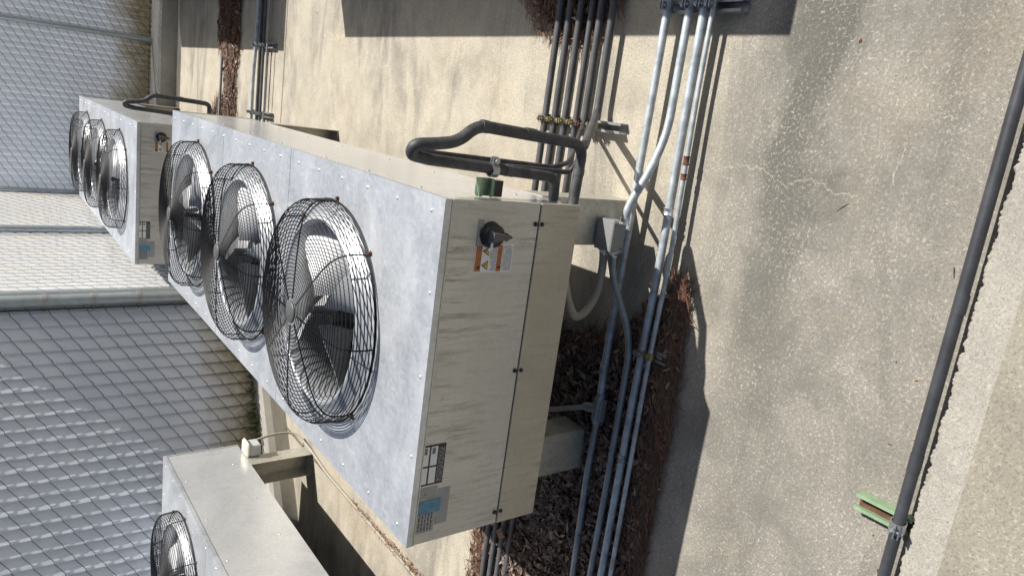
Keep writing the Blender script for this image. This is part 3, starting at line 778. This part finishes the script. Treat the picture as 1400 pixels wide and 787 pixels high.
# concrete kerb under the fence, with a rounded top edge, following the three runs
def kerb_run(P, w, name):
    b = MB(); prof = [(0, G), (.0, -.85), (.012, -.80), (.035, -.775), (.07, KT), (w, KT), (w, G)]
    rows = []
    for i, p in enumerate(P):
        p = Vector(p); a = (P[i] if i == 0 else P[i - 1]); c = (P[i] if i == len(P) - 1 else P[i + 1])
        dd = []
        if i > 0: dd.append((Vector(P[i]) - Vector(P[i - 1])).normalized())
        if i < len(P) - 1: dd.append((Vector(P[i + 1]) - Vector(P[i])).normalized())
        ns = [Vector((-x.y, x.x)) for x in dd]; m = sum(ns, Vector((0, 0))); m.normalize(); k = 1 / max(.3, m.dot(ns[0]))
        rows.append([(p.x + m.x * k * s, p.y + m.y * k * s, z) for s, z in prof])
    n = len(prof)
    for i in range(len(rows) - 1):
        b.add(rows[i] + rows[i + 1], [(j, j + 1, n + j + 1, n + j) for j in range(n - 1)], 0, False)
    tag(b.obj(name, M['fencekerb']), kind='structure')
kr = Vector((-.49 * -1, -.87)).normalized() * .13   # front offset of the left run towards the camera
kl = (eL[0] + kr.x, eL[1] + kr.y)
kerb_run([kl, (cA[0] + .13, cA[1] - .02), (cB[0] + .13, 7.66), (4.6, 7.66)], .9, 'kerb')
# little weeds along the foot of the near fence
b = MB()
for i in range(260):
    s = random.uniform(.05, 1.15); q = Vector((cA[0], cA[1], 0)) + Vector((dl.x, dl.y, 0)) * (s + .2) + Vector((.49, -.87, 0)) * random.uniform(.01, .05)
    h = random.uniform(.01, .06) * (1.6 if .6 < s < 1.0 else .7); a = random.random() * 6.28; w_ = random.uniform(.004, .010)
    u = Vector((math.cos(a), math.sin(a), 0)); z = KT + random.uniform(0, .04)
    b.add([q + u * -w_ + Vector((0, 0, z)), q + u * w_ + Vector((0, 0, z)), q + u * w_ * .4 + Vector((random.uniform(-.02, .02), random.uniform(-.03, 0), z + h))], [(0, 1, 2)])
tag(b.obj('weeds', M['moss'], fix=False), 'small weeds and moss growing along the foot of the near fence', 'weeds', None, 'stuff')

# ------------------------------------------------------------------ leaf litter
def inside(x, y, poly):
    c = False; j = len(poly) - 1
    for i in range(len(poly)):
        xi, yi = poly[i]; xj, yj = poly[j]
        if (yi > y) != (yj > y) and x < (xj - xi) * (y - yi) / (yj - yi) + xi: c = not c
        j = i
    return c
def edge_dist(x, y, poly):
    best = 9
    for (x0, y0), (x1, y1) in zip(poly, poly[1:] + poly[:1]):
        dx, dy = x1 - x0, y1 - y0; t = max(0, min(1, ((x - x0) * dx + (y - y0) * dy) / (dx * dx + dy * dy + 1e-12)))
        best = min(best, math.hypot(x - x0 - t * dx, y - y0 - t * dy))
    return best
def litter(label, poly, nleaf, nneedle, hmax, tan_edge=.3, size=1.0, needle_ang=0.0, seed=1, ragged=.05, needle_edge=True, scatter=0):
    rnd = random.Random(seed)
    xs = [p[0] for p in poly]; ys = [p[1] for p in poly]
    b = MB()
    # mound under the leaves
    st = .035; nx = int((max(xs) - min(xs)) / st) + 1; ny = int((max(ys) - min(ys)) / st) + 1
    def hh(x, y):
        if not inside(x, y, poly): return 0
        e = edge_dist(x, y, poly); return hmax * min(1, e / .16) ** .7 * (.75 + .25 * math.sin(x * 9 + y * 13) * math.cos(y * 17 - x * 5))
    idx = {}; vs = []; fs = []
    for i in range(nx + 1):
        for j in range(ny + 1):
            x = min(xs) + i * st; y = min(ys) + j * st
            if inside(x, y, poly) and edge_dist(x, y, poly) > .02: idx[i, j] = len(vs); vs.append((x, y, G + .005 + hh(x, y) * .8 + rnd.uniform(0, .004)))
    for (i, j) in idx:
        k = [(i, j), (i + 1, j), (i + 1, j + 1), (i, j + 1)]
        if all(q in idx for q in k): fs.append(tuple(idx[q] for q in k))
    b.add(vs, fs, 3, True)
    def spot():
        while True:
            x = rnd.uniform(min(xs), max(xs)); y = rnd.uniform(min(ys), max(ys))
            if inside(x, y, poly): return x, y
    for _ in range(nleaf):
        x, y = spot(); e = edge_dist(x, y, poly)
        h = hh(x, y); z = G + .004 + h + rnd.uniform(-.006, .014)
        x += rnd.gauss(0, ragged * .5); y += rnd.gauss(0, ragged * .5)
        ln = rnd.uniform(.018, .050) * size; w_ = ln * rnd.uniform(.09, .24); a = rnd.uniform(0, 2 * PI); pit = rnd.gauss(0, .40)
        u = Vector((math.cos(a) * math.cos(pit), math.sin(a) * math.cos(pit), math.sin(pit))); s = Vector((-math.sin(a), math.cos(a), rnd.gauss(0, .6))).normalized(); n = u.cross(s)
        c = Vector((x, y, z)); curl = rnd.uniform(-.35, .6) * ln; fold = rnd.uniform(.1, .9) * w_
        rows = []
        for t_, ww in ((-.5, .12), (-.18, .9), (.18, 1.0), (.5, .08)):
            m = c + u * (t_ * ln) + n * (curl * (t_ * t_ - .1))
            rows += [m - s * w_ * ww + n * fold * ww, m, m + s * w_ * ww + n * fold * ww]
        mi = 2 if (e < .06 and rnd.random() < tan_edge) else (0 if rnd.random() < .90 else 2)
        b.add(rows, [(k, k + 1, k + 4, k + 3) for q in (0, 3, 6) for k in (q, q + 1)], mi, False)
    for _ in range(nneedle):
        x, y = spot()
        for _t in range(6):
            if needle_edge and edge_dist(x, y, poly) > .10: x, y = spot()
        z = G + .006 + hh(x, y) + rnd.uniform(-.004, .014); ln = rnd.uniform(.05, .13) * size
        x += rnd.gauss(0, ragged * .6); y += rnd.gauss(0, ragged * .6)
        a = needle_ang + rnd.gauss(0, .45); bend = rnd.gauss(0, .12); u = Vector((math.cos(a), math.sin(a), rnd.gauss(0, .10))); s = Vector((-math.sin(a), math.cos(a), 0))
        c = Vector((x, y, z)); P = [c + u * ln * t_ + s * bend * ln * (t_ * t_ * 4) for t_ in (-.5, 0, .5)]
        w_ = .0011
        b.add([p + q for p in P for q in (s * w_, s * -w_ + Vector((0, 0, .001)), Vector((0, 0, .0022)))], [(0, 1, 4, 3), (1, 2, 5, 4), (2, 0, 3, 5), (3, 4, 7, 6), (4, 5, 8, 7), (5, 3, 6, 8)], 1, False)
    tag(b.obj('leaf_litter', [M['leaf'], M['needle'], M['tan'], M['duff']], fix=False), label, 'leaf litter', None, 'stuff')
litter('deep dark brown leaves drifted under the nearest condenser end', [(.80, -.09), (.74, .02), (.60, .12), (.54, .30), (.48, .50), (.32, .86), (-.5, .86), (-1.26, .88), (-1.26, -.15), (-.3, -.155), (.1, -.135), (.45, -.14), (.70, -.125)], 13000, 3500, .045, .25, 1.1, 0.05, 3, .04)
litter('reddish pine needles lining the near edge of the leaf drift along the conduits', [(.86, -.135), (.88, -.06), (.70, -.075), (.3, -.085), (-1.26, -.12), (-1.26, -.175), (0, -.165), (.5, -.165)], 500, 4200, .022, .3, .9, .04, 8, .018, False)
litter('brown needles heaped beneath the six black pipes in shadow', [(2.6, .36), (1.95, .38), (1.78, .42), (1.66, .55), (1.64, .66), (1.70, .85), (1.78, .98), (1.95, 1.12), (2.6, 1.15)], 2600, 2600, .05, .3, .8, .25, 4, .03, False)
litter('distant strip of reddish leaves lying beside the pipe bundle', [(.6, 5.3), (1.05, 5.26), (1.4, 5.28), (1.6, 5.22), (2.6, 5.25), (2.6, 5.88), (1.95, 5.86), (1.6, 5.80), (1.42, 5.62), (1.2, 5.55), (1.14, 5.85), (.95, 6.0), (.6, 6.0)], 2400, 3200, .06, .9, 1.2, .3, 5, .05, False)
litter('narrow line of leaf crumbs caught in the slab joint', [(-1.30, -.9), (-1.21, -.9), (-1.225, .9), (-1.25, 1.9), (-1.27, 2.3), (-1.295, 2.3), (-1.30, 1.0)], 1500, 600, .006, .95, .55, 1.5, 6, .012)
b = MB(); rnd = random.Random(11)
for _ in range(45):
    x, y = rnd.uniform(-.3, 2.2), rnd.uniform(-.98, 3.6)
    if rnd.random() < .3: x, y = rnd.uniform(.2, 1.2), rnd.uniform(-.99, -.90)
    if 0 < x < 1.1 and y > 0: continue
    ln = rnd.uniform(.004, .016) if rnd.random() < .75 else rnd.uniform(.02, .05); w_ = min(.0035, ln * rnd.uniform(.12, .4)) if ln < .02 else .0009; a = rnd.uniform(0, PI)
    u = Vector((math.cos(a), math.sin(a), 0)); q = Vector((-u.y, u.x, 0)); c = Vector((x, y, G + .001)); h = Vector((0, 0, rnd.uniform(.001, .005)))
    b.add([c - u * ln / 2 - q * w_, c - u * ln / 2 + q * w_, c + u * ln / 2 + q * w_ + h, c + u * ln / 2 - q * w_ + h, c + h * 1.4], [(0, 1, 4), (1, 2, 4), (2, 3, 4), (3, 0, 4)], rnd.choice((0, 0, 1, 2)))
tag(b.obj('loose_debris', [M['leaf'], M['needle'], M['tan']], fix=False), 'loose leaf bits and pine needles scattered over the concrete', 'debris', None, 'stuff')
# single leaf caught on the pipes
b = MB(); c = Vector((-.53, .60, -.880))
b.add([c + .7 * Vector(v) for v in ((0, -.05, .004), (.018, -.03, .012), (.036, .012, -.004), (.010, .030, .020), (-.012, .052, .000), (-.030, -.004, .016), (0, 0, -.004))], [(0, 1, 6), (1, 2, 6), (2, 3, 6), (3, 4, 6), (4, 5, 6), (5, 0, 6)])
b.add([c + .7 * Vector(v) for v in ((0, -.05, .002), (.018, -.03, .010), (.036, .012, -.006), (.010, .030, .018), (-.012, .052, -.002), (-.030, -.004, .014), (0, 0, -.006))], [(6, 1, 0), (6, 2, 1), (6, 3, 2), (6, 4, 3), (6, 5, 4), (6, 0, 5)])
tag(b.obj('dry_leaf', M['tan'], fix=False), 'broad tan dead leaf resting on the black pipes under the panel corner', 'leaf')

# ------------------------------------------------------------------ light, sky, camera
sv = Vector((.663, .319, .96)).normalized()
el = math.asin(sv.z); az = math.atan2(sv.x, sv.y)
w = bpy.data.worlds.new('World'); S.world = w; w.use_nodes = True
nt = w.node_tree; bg = nt.nodes['Background']
sky = nt.nodes.new('ShaderNodeTexSky'); sky.sky_type = 'NISHITA'; sky.sun_disc = False
sky.sun_elevation = el; sky.sun_rotation = az; sky.air_density = 1.0; sky.dust_density = 2.5; sky.ozone_density = .4
nt.links.new(sky.outputs[0], bg.inputs[0]); bg.inputs[1].default_value = .056
sd = bpy.data.lights.new('sun', 'SUN'); sd.energy = 5.0; sd.angle = R(.5); sd.color = (1.0, .965, .91)
so = bpy.data.objects.new('sun', sd); COL.objects.link(so); so.rotation_euler = sv.to_track_quat('Z', 'Y').to_euler(); so.location = (3, 2, 5)

cam = bpy.data.cameras.new('camera'); co = bpy.data.objects.new('camera', cam); COL.objects.link(co); S.camera = co
pos = Vector((1.3455, -1.7261, 1.0803)); p_, r_, y_ = .6454, -.0386, -.2881
f = Vector((math.sin(y_) * math.cos(p_), math.cos(y_) * math.cos(p_), -math.sin(p_)))
rt = Vector((math.cos(y_), -math.sin(y_), 0)); up = rt.cross(f)
c_, s_ = math.cos(r_), math.sin(r_); rt2 = rt * c_ + up * s_; up2 = up * c_ - rt * s_
X, Y, Zv = -up2, rt2, -f
co.matrix_world = Matrix(((X.x, Y.x, Zv.x, pos.x), (X.y, Y.y, Zv.y, pos.y), (X.z, Y.z, Zv.z, pos.z), (0, 0, 0, 1)))
cam.sensor_width = 36; cam.lens = 995.5 / 1400 * 36; cam.clip_start = .02; cam.clip_end = 2000
S.view_settings.view_transform = 'Standard'; S.view_settings.look = 'None'; S.view_settings.gamma = 1; S.view_settings.exposure = 0.44
